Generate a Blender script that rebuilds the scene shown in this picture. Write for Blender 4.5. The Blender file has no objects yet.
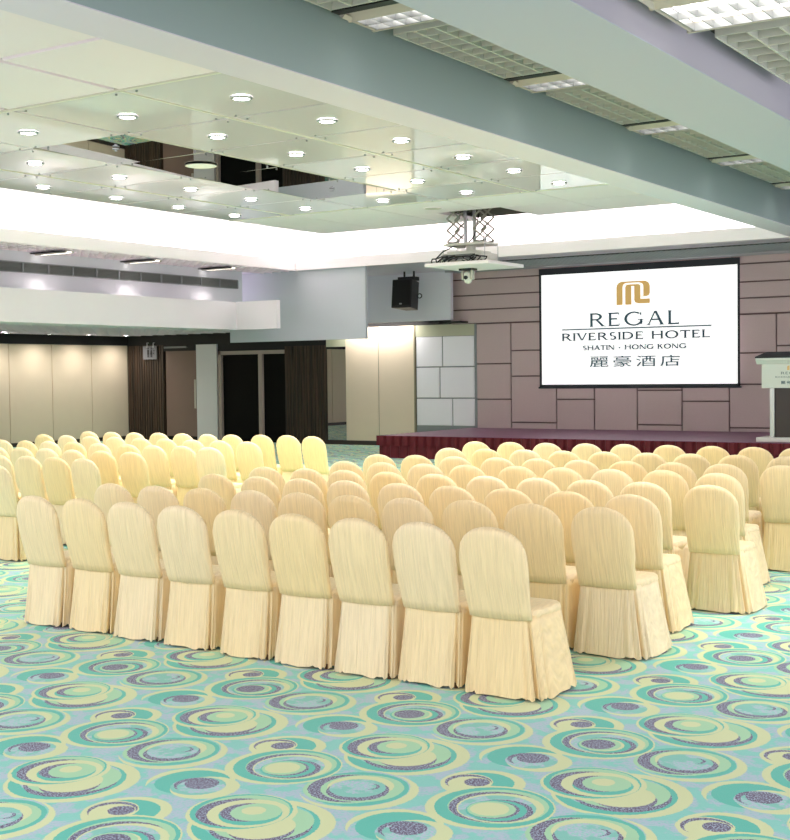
import bpy, math, random
from mathutils import Matrix, Vector

random.seed(7)
C = bpy.context.scene.collection
scene = bpy.context.scene

# ------------------------------------------------------------------ camera
cam_d = bpy.data.cameras.new('camera'); cam = bpy.data.objects.new('camera', cam_d); C.objects.link(cam)
cam_d.sensor_fit = 'HORIZONTAL'; cam_d.sensor_width = 36.0; cam_d.lens = 36.0 * 1285.16 / 790.0
cam_d.clip_start = 0.1; cam_d.clip_end = 200
YAW, PITCH, ROLL = math.radians(33.14270), math.radians(-2.03873), math.radians(-0.67494)
fwd = Vector((-math.sin(YAW) * math.cos(PITCH), math.cos(YAW) * math.cos(PITCH), math.sin(PITCH)))
rgt = Vector((math.cos(YAW), math.sin(YAW), 0)); upv = rgt.cross(fwd)
r_ = rgt * math.cos(ROLL) + upv * math.sin(ROLL); u_ = -rgt * math.sin(ROLL) + upv * math.cos(ROLL)
M = Matrix((( r_.x, u_.x, -fwd.x, 0), (r_.y, u_.y, -fwd.y, 0), (r_.z, u_.z, -fwd.z, 1.78), (0, 0, 0, 1)))
cam.matrix_world = M
scene.camera = cam

# ------------------------------------------------------------------ world, exposure
w = bpy.data.worlds.new('world'); scene.world = w; w.use_nodes = True
bg = w.node_tree.nodes['Background']; bg.inputs[0].default_value = (1.0, 0.96, 1.0, 1); bg.inputs[1].default_value = 1.5
vs = scene.view_settings
vs.view_transform = 'Standard'; vs.look = 'None'; vs.exposure = 0.44; vs.gamma = 1.0; vs.use_curve_mapping = False
scene.cycles.use_denoising = True
scene.cycles.max_bounces = 8; scene.cycles.diffuse_bounces = 5; scene.cycles.glossy_bounces = 4
scene.cycles.sample_clamp_indirect = 6.0
scene.cycles.caustics_reflective = False; scene.cycles.caustics_refractive = False

P_DOWN = 120.0      # recessed downlights
P_COVE = 11.0       # cove strip, per metre
P_SOFFIT = 20.0     # linear lamps in the perimeter soffit
P_LOW = 56.0        # downlights under the low ceiling
P_SLOT = 32.0       # light slot over the cream panels
P_LOUVRE = 55.0    # louvred lamps between the beams, per square metre of louvre

def area_light(name, loc, rot, sx, sy, power, color=(1, 0.96, 0.9), parent=None):
    d = bpy.data.lights.new(name, 'AREA'); d.shape = 'RECTANGLE'; d.size = sx; d.size_y = sy
    d.energy = power; d.color = color
    o = bpy.data.objects.new(name, d); C.objects.link(o); o.location = loc; o.rotation_euler = rot
    if parent: o.parent = parent
    return o
def spot_light(name, loc, power, angle=110, blend=0.6, rot=(0, 0, 0), color=(1, 0.95, 0.86), parent=None, size=0.07):
    d = bpy.data.lights.new(name, 'SPOT'); d.energy = power; d.spot_size = math.radians(angle); d.spot_blend = blend
    d.shadow_soft_size = size; d.color = color
    o = bpy.data.objects.new(name, d); C.objects.link(o); o.location = loc; o.rotation_euler = rot
    if parent: o.parent = parent
    return o
# cove strips lie in the trough behind the coffer lip and shine up
area_light('cove_light', (-18.22, 13.6, 4.27), (math.pi, math.radians(-12), 0), 0.16, 19.0, P_COVE * 19)
area_light('cove_light', (-12.4, 23.74, 4.27), (math.pi + math.radians(-12), 0, 0), 11.2, 0.16, P_COVE * 11.2)
# light slot behind the grey upper wall
area_light('slot_light', (-17.9, 26.52, 3.1), (math.radians(10), 0, 0), 2.0, 0.12, P_SLOT)

# ------------------------------------------------------------------ helpers
def lin(c):
    return tuple(((v / 255) / 12.92 if v / 255 <= 0.04045 else ((v / 255 + 0.055) / 1.055) ** 2.4) for v in c) + (1,)

def mat(name, rgb, rough=0.6, metal=0.0, spec=0.4, emit=None, estr=0.0, noise=0.0, nscale=8.0, bump=0.0, bscale=60.0, coat=0.0):
    m = bpy.data.materials.new(name); m.use_nodes = True
    nt = m.node_tree; b = nt.nodes['Principled BSDF']
    b.inputs['Base Color'].default_value = lin(rgb); b.inputs['Roughness'].default_value = rough
    b.inputs['Metallic'].default_value = metal; b.inputs['Specular IOR Level'].default_value = spec
    b.inputs['Coat Weight'].default_value = coat; b.inputs['Coat Roughness'].default_value = 0.05
    if emit:
        b.inputs['Emission Color'].default_value = lin(emit); b.inputs['Emission Strength'].default_value = estr
    if noise or bump:
        tc = nt.nodes.new('ShaderNodeTexCoord')
        n = nt.nodes.new('ShaderNodeTexNoise'); n.inputs['Scale'].default_value = nscale; n.inputs['Detail'].default_value = 4
        nt.links.new(tc.outputs['Object'], n.inputs['Vector'])
        if noise:
            h = nt.nodes.new('ShaderNodeHueSaturation'); h.inputs['Color'].default_value = lin(rgb)
            mr = nt.nodes.new('ShaderNodeMapRange'); mr.inputs['To Min'].default_value = 1 - noise; mr.inputs['To Max'].default_value = 1 + noise
            nt.links.new(n.outputs['Fac'], mr.inputs['Value']); nt.links.new(mr.outputs[0], h.inputs['Value'])
            nt.links.new(h.outputs[0], b.inputs['Base Color'])
        if bump:
            n2 = nt.nodes.new('ShaderNodeTexNoise'); n2.inputs['Scale'].default_value = bscale; n2.inputs['Detail'].default_value = 3
            nt.links.new(tc.outputs['Object'], n2.inputs['Vector'])
            bp = nt.nodes.new('ShaderNodeBump'); bp.inputs['Strength'].default_value = bump; bp.inputs['Distance'].default_value = 0.01
            nt.links.new(n2.outputs['Fac'], bp.inputs['Height']); nt.links.new(bp.outputs[0], b.inputs['Normal'])
    return m

class MB:
    def __init__(s): s.v = []; s.f = []; s.mi = []
    def face(s, pts, mi=0):
        n = len(s.v); s.v += [tuple(p) for p in pts]; s.f.append(tuple(range(n, n + len(pts)))); s.mi.append(mi)
    def box(s, x0, x1, y0, y1, z0, z1, mi=0):
        n = len(s.v)
        s.v += [(x0, y0, z0), (x1, y0, z0), (x1, y1, z0), (x0, y1, z0), (x0, y0, z1), (x1, y0, z1), (x1, y1, z1), (x0, y1, z1)]
        for f in ((0, 3, 2, 1), (4, 5, 6, 7), (0, 1, 5, 4), (1, 2, 6, 5), (2, 3, 7, 6), (3, 0, 4, 7)):
            s.f.append(tuple(n + i for i in f)); s.mi.append(mi)
        return s
    def loft(s, loops, cap0=True, cap1=True, mi=0):
        n = len(s.v); k = len(loops[0])
        for L in loops: s.v += [tuple(p) for p in L]
        for a in range(len(loops) - 1):
            for i in range(k):
                j = (i + 1) % k
                s.f.append((n + a * k + i, n + a * k + j, n + (a + 1) * k + j, n + (a + 1) * k + i)); s.mi.append(mi)
        if cap0: s.f.append(tuple(n + i for i in reversed(range(k)))); s.mi.append(mi)
        if cap1: s.f.append(tuple(n + (len(loops) - 1) * k + i for i in range(k))); s.mi.append(mi)
        return s
    def prism(s, poly, y0, y1, mi=0):       # polygon in x,z extruded along y
        return s.loft([[(x, y0, z) for x, z in poly], [(x, y1, z) for x, z in poly]], mi=mi)
    def prism_x(s, poly, x0, x1, mi=0):     # polygon in y,z extruded along x
        return s.loft([[(x0, y, z) for y, z in poly], [(x1, y, z) for y, z in poly]], mi=mi)
    def cyl(s, p, q, r, k=10, r2=None, mi=0):
        p, q = Vector(p), Vector(q); d = (q - p).normalized()
        a = d.orthogonal().normalized(); b = d.cross(a); r2 = r if r2 is None else r2
        L = lambda c, rr: [c + (a * math.cos(t) + b * math.sin(t)) * rr for t in [2 * math.pi * i / k for i in range(k)]]
        return s.loft([L(p, r), L(q, r2)], mi=mi)
    def tube(s, pts, r, k=6, mi=0):
        for a, b in zip(pts[:-1], pts[1:]): s.cyl(a, b, r, k, mi=mi)
        return s
    def disc_ring(s, c, r0, r1, z0, z1, k=24, mi=0):   # flat ring, axis z
        def L(r, z): return [(c[0] + r * math.cos(2 * math.pi * i / k), c[1] + r * math.sin(2 * math.pi * i / k), z) for i in range(k)]
        return s.loft([L(r0, z1), L(r0, z0), L(r1, z0), L(r1, z1)], cap0=False, cap1=False, mi=mi)
    def mesh(s, name, mats, smooth=False):
        me = bpy.data.meshes.new(name); me.from_pydata(s.v, [], s.f)
        for m in (mats if isinstance(mats, (list, tuple)) else [mats]): me.materials.append(m)
        for p, i in zip(me.polygons, s.mi):
            p.material_index = i; p.use_smooth = smooth
        me.update()
        return me
    def build(s, name, mats, parent=None, loc=None, smooth=False, kind=None, label=None, bevel=0.0, rot=None):
        import bmesh
        me = s.mesh(name, mats, smooth)
        b = bmesh.new(); b.from_mesh(me); bmesh.ops.recalc_face_normals(b, faces=b.faces); b.to_mesh(me); b.free()
        o = bpy.data.objects.new(name, me); C.objects.link(o)
        if parent: o.parent = parent
        if loc: o.location = loc
        if rot: o.rotation_euler = rot
        if kind: o['kind'] = kind
        if label: o['label'] = label
        if bevel:
            md = o.modifiers.new('bevel', 'BEVEL'); md.width = bevel; md.segments = 2; md.limit_method = 'ANGLE'
        return o

def thing(name, label, cat, loc=(0, 0, 0), rz=0.0, group=None):
    o = bpy.data.objects.new(name, None); C.objects.link(o); o.location = loc; o.rotation_euler = (0, 0, rz)
    o.empty_display_size = 0.1
    o['label'] = label; o['category'] = cat
    if group: o['group'] = group
    return o
def tag(o, label, cat, group=None):
    o['label'] = label; o['category'] = cat
    if group: o['group'] = group
    return o
def struct(name, mb, mats, **k): return mb.build(name, mats, kind='structure', **k)

# ------------------------------------------------------------------ node expression helper (carpet)
def carpet_material():
    m = bpy.data.materials.new('carpet'); m.use_nodes = True; nt = m.node_tree; N = nt.nodes; L = nt.links
    b = N['Principled BSDF']; b.inputs['Roughness'].default_value = 0.95; b.inputs['Specular IOR Level'].default_value = 0.15
    b.inputs['Sheen Weight'].default_value = 0.25; b.inputs['Sheen Roughness'].default_value = 0.4
    tc = N.new('ShaderNodeTexCoord')
    def vm(op, a, bb=None, sc=None):
        n = N.new('ShaderNodeVectorMath'); n.operation = op
        for i, x in ((0, a), (1, bb)):
            if x is None: continue
            if isinstance(x, tuple): n.inputs[i].default_value = x
            else: L.new(x, n.inputs[i])
        if sc is not None: n.inputs['Scale'].default_value = sc
        return n.outputs['Value'] if op in ('DISTANCE', 'LENGTH') else n.outputs['Vector']
    def mm(op, a, bb=0.0, clamp=False):
        n = N.new('ShaderNodeMath'); n.operation = op; n.use_clamp = clamp
        for i, x in ((0, a), (1, bb)):
            if isinstance(x, (int, float)): n.inputs[i].default_value = x
            else: L.new(x, n.inputs[i])
        return n.outputs[0]
    def noise(sc, det=3.0, vec=None):
        n = N.new('ShaderNodeTexNoise'); n.inputs['Scale'].default_value = sc; n.inputs['Detail'].default_value = det
        L.new(vec if vec is not None else tc.outputs['Object'], n.inputs['Vector']); return n
    def mix(f, a, bb):
        n = N.new('ShaderNodeMix'); n.data_type = 'RGBA'
        L.new(f, n.inputs[0])
        for i, x in ((6, a), (7, bb)):
            if isinstance(x, tuple): n.inputs[i].default_value = x
            else: L.new(x, n.inputs[i])
        return n.outputs[2]
    P = 1.072
    flat = vm('MULTIPLY', tc.outputs['Object'], (1, 1, 0))
    nz = noise(70.0, 2.0)
    jit = vm('SCALE', vm('SUBTRACT', nz.outputs['Color'], (0.5, 0.5, 0.5)), sc=0.012)
    jit = vm('MULTIPLY', jit, (1, 1, 0))
    p = vm('ADD', vm('SUBTRACT', flat, (-2.695, 5.245, 0)), jit)
    # colours
    pale, teal, green, dark = lin((212, 222, 168)), lin((84, 192, 172)), lin((166, 216, 172)), None
    n1 = noise(9.0, 4.0); n2 = noise(70.0, 3.0); n3 = noise(130.0, 2.0)
    st = lambda o, e0, e1: mm('MULTIPLY', mm('SUBTRACT', o, e0), 1.0 / (e1 - e0), True)
    bgc = mix(st(n1.outputs['Fac'], 0.46, 0.54), lin((132, 208, 194)), lin((176, 196, 208)))
    bgc = mix(mm('MULTIPLY', st(n2.outputs['Fac'], 0.5, 0.6), 0.6), bgc, lin((126, 206, 192)))
    dark = mix(st(n3.outputs['Fac'], 0.50, 0.60), lin((88, 76, 104)), lin((168, 188, 208)))
    lilac = mix(st(n1.outputs['Fac'], 0.47, 0.53), lin((126, 200, 184)), mix(st(n2.outputs['Fac'], 0.44, 0.58), lin((146, 208, 196)), lin((186, 194, 212))))
    cols = {'P': pale, 'T': teal, 'G': green, 'D': dark, 'B': bgc, 'L': lilac}
    rowpar = mm('FLOOR', mm('DIVIDE', 0.0, 1.0))
    sep = N.new('ShaderNodeSeparateXYZ'); L.new(p, sep.inputs[0])
    par = mm('MODULO', mm('ABSOLUTE', mm('FLOOR', mm('DIVIDE', mm('ADD', sep.outputs['Y'], 0.15), P))), 2.0)
    cols['X'] = mix(par, dark, pale); cols['Y'] = mix(par, pale, dark)
    swirls = [   # centre, then circles (dx, dy, r, colour) painted in order
        ((-0.05, 0.65), [(0.03, 0.0, .185, 'P'), (0.02, 0.0, .145, 'T'), (-0.04, -.02, .115, 'P'), (-0.035, -.015, .102, 'D'), (-0.02, -.03, .095, 'P'), (0, 0, .056, 'D')]),
        ((0.53, -0.25), [(0.02, 0.0, .295, 'P'), (0, -0.01, .255, 'T'), (-.01, .02, .22, 'B'), (0.03, -.015, .205, 'D'), (0.01, 0.02, .205, 'G'), (0.06, -0.05, .13, 'D'), (.03, -.02, .14, 'P')]),
        ((0.0, 0.0), [(-.06, 0.01, .195, 'P'), (-.035, -.03, .185, 'B'), (-.05, 0.01, .165, 'T'), (0.05, -.02, .15, 'P'), (0.01, -.02, .12, 'L'), (-.015, -.01, .094, 'D'), (0.008, -.02, .09, 'L'), (0.0, 0.015, .075, 'D')]),
        ((0.61, 0.31), [(.035, -.015, .255, 'P'), (0.0, 0.0, .24, 'B'), (0.012, 0.0, .225, 'T'), (-.02, -.02, .195, 'G'), (-.015, -.01, .185, 'D'), (.03, 0.015, .18, 'G'), (.01, 0.03, .145, 'P'), (.03, -.02, .135, 'D'), (0.012, 0.005, .122, 'L'), (.05, .05, .04, 'D'), (.035, .045, .04, 'L')]),
        ((0.39, -0.17), [(0, -0.01, .228, 'P'), (-.01, 0.0, .21, 'T'), (-.005, 0.01, .19, 'G'), (-.015, -.02, .17, 'D'), (.03, -.005, .168, 'P'), (.045, -.01, .13, 'T'), (.02, 0.0, .11, 'D'), (.05, .02, .105, 'G'), (.03, .03, .05, 'P')]),
        ((0.165, 0.41), [(-.012, -.01, .268, 'P'), (0, 0, .245, 'T'), (.012, .015, .208, 'G'), (0.005, 0.0, .19, 'D'), (.03, .0, .18, 'P'), (.02, -.01, .16, 'L'), (.045, -.03, .135, 'D'), (.03, -.035, .125, 'T'), (.02, -.035, .105, 'Y'), (.008, -.035, .1, 'G'), (0.0, -.035, .08, 'X')]),
    ]
    col = bgc
    for (cx, cy), circ in swirls:
        q = vm('SUBTRACT', p, (cx, cy, 0))
        q = vm('SCALE', q, sc=1 / P); q = vm('ADD', q, (0.5, 0.5, 0.0)); q = vm('FRACTION', q)
        q = vm('SUBTRACT', q, (0.5, 0.5, 0.0)); q = vm('SCALE', q, sc=P)
        q = vm('MULTIPLY', q, (1, 1, 0))
        for dx, dy, r, k in circ:
            col = mix(mm('LESS_THAN', vm('DISTANCE', q, (dx, dy, 0.0)), r), col, cols[k])
    fz = noise(380.0, 2.0)
    h = N.new('ShaderNodeHueSaturation'); L.new(col, h.inputs['Color'])
    L.new(mm('ADD', mm('MULTIPLY', fz.outputs['Fac'], 0.3), 0.85), h.inputs['Value'])
    L.new(h.outputs[0], b.inputs['Base Color'])
    bp = N.new('ShaderNodeBump'); bp.inputs['Strength'].default_value = 0.25; bp.inputs['Distance'].default_value = 0.004
    L.new(fz.outputs['Fac'], bp.inputs['Height']); L.new(bp.outputs[0], b.inputs['Normal'])
    return m

def fabric_material(name, rgb):
    m = bpy.data.materials.new(name); m.use_nodes = True; nt = m.node_tree; N = nt.nodes; L = nt.links
    b = N['Principled BSDF']; b.inputs['Roughness'].default_value = 0.42; b.inputs['Specular IOR Level'].default_value = 0.45
    b.inputs['Sheen Weight'].default_value = 0.35; b.inputs['Sheen Roughness'].default_value = 0.35; b.inputs['Sheen Tint'].default_value = lin((255, 244, 214))
    tc = N.new('ShaderNodeTexCoord'); oi = N.new('ShaderNodeObjectInfo')
    off = N.new('ShaderNodeVectorMath'); off.operation = 'ADD'
    cb = N.new('ShaderNodeCombineXYZ'); 
    ml = N.new('ShaderNodeMath'); ml.operation = 'MULTIPLY'; ml.inputs[1].default_value = 37.0
    L.new(oi.outputs['Random'], ml.inputs[0]); L.new(ml.outputs[0], cb.inputs[0]); L.new(ml.outputs[0], cb.inputs[2])
    L.new(tc.outputs['Object'], off.inputs[0]); L.new(cb.outputs[0], off.inputs[1])
    mp = N.new('ShaderNodeMapping'); mp.inputs['Scale'].default_value = (1.0, 0.12, 0.03); L.new(off.outputs[0], mp.inputs['Vector'])
    n = N.new('ShaderNodeTexNoise'); n.inputs['Scale'].default_value = 120; n.inputs['Detail'].default_value = 1; n.inputs['Distortion'].default_value = 0.0
    L.new(mp.outputs[0], n.inputs['Vector'])
    n2 = N.new('ShaderNodeTexNoise'); n2.inputs['Scale'].default_value = 5; n2.inputs['Detail'].default_value = 2; L.new(off.outputs[0], n2.inputs['Vector'])
    add = N.new('ShaderNodeMath'); add.operation = 'MULTIPLY_ADD'; add.inputs[1].default_value = 0.9
    L.new(n2.outputs['Fac'], add.inputs[0]); L.new(n.outputs['Fac'], add.inputs[2])
    bp = N.new('ShaderNodeBump'); bp.inputs['Strength'].default_value = 0.7; bp.inputs['Distance'].default_value = 0.012
    L.new(add.outputs[0], bp.inputs['Height']); L.new(bp.outputs[0], b.inputs['Normal'])
    h = N.new('ShaderNodeHueSaturation'); h.inputs['Color'].default_value = lin(rgb)
    mr = N.new('ShaderNodeMapRange'); mr.inputs['From Min'].default_value = 0.35; mr.inputs['From Max'].default_value = 0.65
    mr.inputs['To Min'].default_value = 0.92; mr.inputs['To Max'].default_value = 1.04
    L.new(n.outputs['Fac'], mr.inputs['Value']); L.new(mr.outputs[0], h.inputs['Value'])
    sr = N.new('ShaderNodeMapRange'); sr.inputs['To Min'].default_value = 0.88; sr.inputs['To Max'].default_value = 1.12
    L.new(oi.outputs['Random'], sr.inputs['Value']); L.new(sr.outputs[0], h.inputs['Saturation'])
    L.new(h.outputs[0], b.inputs['Base Color'])
    return m

def slat_material():
    m = bpy.data.materials.new('dark_wood_slats'); m.use_nodes = True; nt = m.node_tree; N = nt.nodes; L = nt.links
    b = N['Principled BSDF']; b.inputs['Roughness'].default_value = 0.45
    tc = N.new('ShaderNodeTexCoord')
    mp = N.new('ShaderNodeMapping'); mp.inputs['Scale'].default_value = (9.0, 9.0, 0.25); L.new(tc.outputs['Object'], mp.inputs['Vector'])
    n = N.new('ShaderNodeTexNoise'); n.inputs['Scale'].default_value = 3; n.inputs['Detail'].default_value = 5; L.new(mp.outputs[0], n.inputs['Vector'])
    cr = N.new('ShaderNodeValToRGB'); cr.color_ramp.elements[0].position = 0.35; cr.color_ramp.elements[0].color = lin((34, 27, 24))
    cr.color_ramp.elements[1].position = 0.7; cr.color_ramp.elements[1].color = lin((84, 64, 50))
    L.new(n.outputs['Fac'], cr.inputs[0]); L.new(cr.outputs[0], b.inputs['Base Color'])
    return m

M_CARPET = carpet_material()
M_CHAIR = fabric_material('cream_satin', (242, 219, 173))
M_WHITE = mat('white_paint', (244, 237, 240), 0.7)
M_CREAMCEIL = mat('cream_ceiling', (244, 230, 238), 0.6)
M_BEAM = mat('blue_grey_paint', (158, 174, 176), 0.65)
M_BEAMGREY = mat('lilac_grey_lit_face', (184, 180, 194), 0.65)  # beam side face, its brightness put into the colour
M_UNDER = mat('soffit_grey_and_lit_underside', (224, 216, 230), 0.65)  # soffit grey; under the first beam it also paints in brightness
M_GREYWALL = mat('pale_blue_grey_wall', (222, 222, 230), 0.7)
M_BULK = mat('pale_bulkhead', (232, 224, 232), 0.6)
M_BLACK = mat('black_paint', (30, 30, 32), 0.6)
M_DARKVOID = mat('dark_void', (52, 54, 54), 0.8)
M_GLASSPANEL = mat('white_backed_glass', (243, 233, 242), 0.04, spec=0.6, coat=0.25)
M_MIRROR = mat('mirror', (214, 210, 210), 0.01, metal=1.0)
M_STEEL = mat('brushed_steel', (176, 178, 180), 0.3, metal=0.9)
M_CHROME = mat('screw_steel', (150, 152, 150), 0.3, metal=0.8)
M_CREAMPANEL = mat('cream_wall_fabric', (230, 212, 190), 0.8, noise=0.03, nscale=3)
M_CREAMEDGE = mat('panel_joint', (150, 140, 118), 0.7)
M_SLAT = slat_material()
M_BROWN = mat('brown_door_panel', (128, 106, 98), 0.5, noise=0.05, nscale=2)
M_GREENGREY = mat('green_grey_panel', (226, 224, 228), 0.5)
M_FRAME = mat('pink_beige_frame', (176, 160, 152), 0.5)
M_DOORBLACK = mat('black_door_glass', (10, 10, 11), 0.5, spec=0.1)
M_MAUVE = mat('mauve_fabric', (202, 182, 181), 0.85, noise=0.05, nscale=40, bump=0.3, bscale=160)
M_GROOVE = mat('dark_groove', (124, 104, 102), 0.9)
M_SILVER = mat('silver_white_panel', (248, 245, 252), 0.35)
M_SILVERFRAME = mat('grey_metal_frame', (140, 144, 146), 0.4, metal=0.5)
M_SAGE = mat('sage_header', (190, 190, 166), 0.7)
M_STAGE = mat('plum_stage_carpet', (126, 76, 108), 0.4, noise=0.06, nscale=20)
M_SKIRT = mat('maroon_cloth', (100, 22, 34), 0.7)
M_GRILLE = mat('grey_green_grille', (204, 206, 196), 0.4)
M_GRILLEDARK = mat('grille_dark_grey', (120, 122, 120), 0.6)  # plain dark grey for hangers, vent louvres and projector slots
M_BEIGEMETAL = mat('beige_enamel', (190, 184, 174), 0.4)
M_LAMPLIT = mat('lit_lamp', (255, 250, 240), 0.5, emit=(255, 250, 242), estr=2.6)
M_DOWNLIT = mat('lit_downlight', (255, 252, 245), 0.5, emit=(255, 252, 246), estr=12.0)
M_SCREEN = mat('projected_white', (255, 255, 255), 0.9, emit=(253, 253, 255), estr=0.5)
M_SCREENBLACK = mat('screen_border', (44, 48, 54), 0.6)
M_INK = mat('slate_ink', (52, 74, 82), 0.9, emit=(52, 74, 82), estr=0.45)
M_GOLD = mat('gold_ink', (186, 152, 92), 0.9, emit=(186, 152, 92), estr=0.5)
M_MESH = mat('soffit_mesh', (150, 154, 160), 0.5)
M_LECT = mat('lectern_white', (226, 226, 220), 0.4)
M_LECTDARK = mat('lectern_dark_wood', (58, 46, 46), 0.3)
M_SPEAKER = mat('black_plastic', (30, 31, 33), 0.5)
M_CABLE = mat('black_cable', (30, 28, 28), 0.6)
M_PROJ = mat('projector_white', (214, 212, 204), 0.4)
M_RUBBER = mat('brown_foot', (96, 66, 40), 0.5)
M_BASE = mat('dark_baseboard', (58, 48, 44), 0.5)

# ================================================================== SETTING
ZS, ZT, ZU = 4.19, 4.60, 5.02          # soffit, floating coffer ceiling, upper ceiling
YW = 26.8
# floor
fl = MB(); fl.box(-27.2, 3.0, 1.0, YW + 0.3, -0.1, 0.0); struct('floor', fl, M_CARPET)

# ---- back wall: dark core with claddings as its parts
wb = MB(); wb.box(-27.2, 3.0, YW + 0.12, YW + 0.3, 0, ZU + 0.1)
wall = struct('wall_back', wb, M_BLACK)
def wpart(name, mb, m, **k): return mb.build(name, m, parent=wall, **k)
hd = MB(); hd.box(-26.64, -19.56, YW - 0.02, YW + 0.12, 2.66, 3.0); hd.box(-25.27, -24.0, YW - 0.015, YW + 0.12, 2.5, 2.66); hd.box(-23.24, -19.56, YW - 0.015, YW + 0.12, 2.46, 2.66)
wpart('header', hd, M_BLACK)
def slats(x0, x1, z1):
    b = MB(); n = max(3, int((x1 - x0) / 0.09)); s = (x1 - x0) / n
    b.box(x0, x1, YW, YW + 0.1, 0, z1)
    for i in range(n): b.box(x0 + i * s + 0.012, x0 + (i + 1) * s - 0.012, YW - 0.035, YW, 0, z1)
    wpart('slat_cladding', b, M_SLAT)
slats(-26.62, -25.24, 2.68)
slats(-20.93, -19.57, 2.55)
b = MB(); b.box(-24.0, -23.26, YW - 0.05, YW + 0.1, 0, 2.66); wpart('grey_panel', b, M_GREENGREY)
b = MB(); b.box(-18.96, -17.965, YW - 0.03, YW + 0.1, 0.1, 2.97); b.box(-17.945, -16.9, YW - 0.03, YW + 0.1, 0.1, 2.97)
wpart('cream_panel', b, M_CREAMPANEL)
b = MB(); b.box(-17.965, -17.945, YW - 0.02, YW + 0.1, 0.1, 2.97); b.box(-16.9, -16.86, YW - 0.045, YW + 0.1, 0.1, 2.97); wpart('panel_joint', b, M_CREAMEDGE)
b = MB(); b.box(-19.55, -18.96, YW - 0.02, YW + 0.1, 0.1, 2.5); wpart('mirror_strip', b, M_MIRROR)
b = MB(); b.box(-19.57, -18.96, YW - 0.03, YW + 0.1, 2.5, 2.98); wpart('mirror_head', b, M_SAGE)
b = MB(); b.box(-19.57, -15.4, YW - 0.05, YW + 0.1, 0, 0.11)
o = b.build('baseboard_back', M_BASE, kind='structure')
# silver panels with frame
b = MB()
for x0, x1, z0, z1 in ((-16.83, -16.1, 1.96, 2.68), (-16.07, -15.2, 1.96, 2.68), (-16.83, -16.18, 1.2, 1.93), (-16.15, -15.2, 1.2, 1.93), (-16.83, -15.83, 0.52, 1.17), (-15.8, -15.2, 0.52, 1.17)):
    b.box(x0, x1, YW - 0.03, YW + 0.02, z0, z1)
wpart('silver_panel', b, M_SILVER, bevel=0.008)
b = MB(); b.box(-16.86, -15.12, YW - 0.005, YW + 0.1, 0, 2.69); b.box(-15.18, -15.12, YW - 0.05, YW + 0.1, 0, 2.96); wpart('silver_frame', b, M_SILVERFRAME)
b = MB(); b.box(-16.86, -15.18, YW - 0.03, YW + 0.1, 2.69, 2.97); wpart('sage_header', b, M_SAGE)
# mauve padded panels
b = MB(); b.box(-15.12, 2.9, YW, YW + 0.1, 0, 2.96); b.box(-15.78, 2.9, YW - 0.06, YW + 0.1, 2.96, ZS + 0.12); wpart('groove_backing', b, M_GROOVE)
b = MB(); g = 0.014
cols = [(-15.12, -14.19, [1.16, 2.0]), (-14.19, -13.02, [0.62, 1.7, 2.3]), (-13.02, -12.08, [1.16, 1.9]), (-12.08, -11.05, [1.5, 2.2]), (-11.05, -10.02, [0.6, 1.36, 2.1]), (-10.02, -8.97, [1.12, 1.8]), (-8.97, -7.97, [0.56, 1.48, 2.14]), (-7.97, -6.95, [1.1, 2.28]), (-6.95, -5.9, [0.9, 1.9]), (-5.9, -4.8, [1.3, 2.2])]
for x0, x1, zz in cols:
    zs_ = [0.3] + zz + [2.955]
    for z0, z1 in zip(zs_[:-1], zs_[1:]): b.box(x0 + g, x1 - g, YW - 0.07, YW, z0 + g, z1 - g)
for z0, z1 in ((2.96, 3.29), (3.29, 3.63), (3.63, 4.01), (4.01, ZS + 0.1)):
    for x0, x1 in ((-15.78, -13.0), (-13.0, -8.9), (-8.9, -4.8)):
        b.box(x0 + (g if x0 > -15 else 0), x1 - (0 if x1 < -13.1 else g) * 0, YW - 0.13, YW - 0.06, z0 + g, z1 - g)
wpart('mauve_panel', b, M_MAUVE, bevel=0.01)

# doors on the back wall
b = MB(); b.box(-25.2, -24.05, YW + 0.02, YW + 0.08, 0.12, 2.5); d1 = struct('door_1', b, M_BROWN)
b = MB(); b.box(-25.2, -24.35, YW - 0.05, YW, 2.58, 2.63); b.build('closer_rail', M_SILVERFRAME, parent=d1)
b = MB(); b.box(-24.12, -24.06, YW - 0.02, YW + 0.02, 0.9, 1.7); b.build('door_handle', M_BEIGEMETAL, parent=d1)
b = MB(); b.box(-23.2, -20.94, YW + 0.03, YW + 0.08, 0.0, 2.4); d2 = struct('door_2', b, M_DOORBLACK)
b = MB(); b.box(-23.2, -23.1, YW - 0.06, YW + 0.05, 0, 2.46); b.box(-21.8, -21.68, YW - 0.06, YW + 0.05, 0, 2.36); b.box(-23.2, -20.93, YW - 0.06, YW + 0.05, 2.36, 2.46)
b.build('door_frame', M_FRAME, parent=d2)

# ---- grey upper wall in front of the light slot
b = MB(); b.box(-19.1, -15.5, 26.2, 26.32, 3.05, ZS + 0.1); struct('wall_upper', b, M_GREYWALL)
b = MB(); b.box(-15.9, -15.3, 26.32, YW - 0.14, 2.98, 3.02); b.box(-16.2, -15.88, 26.34, YW - 0.14, 3.0, 3.1); struct('trim_1', b, M_BLACK)

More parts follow.
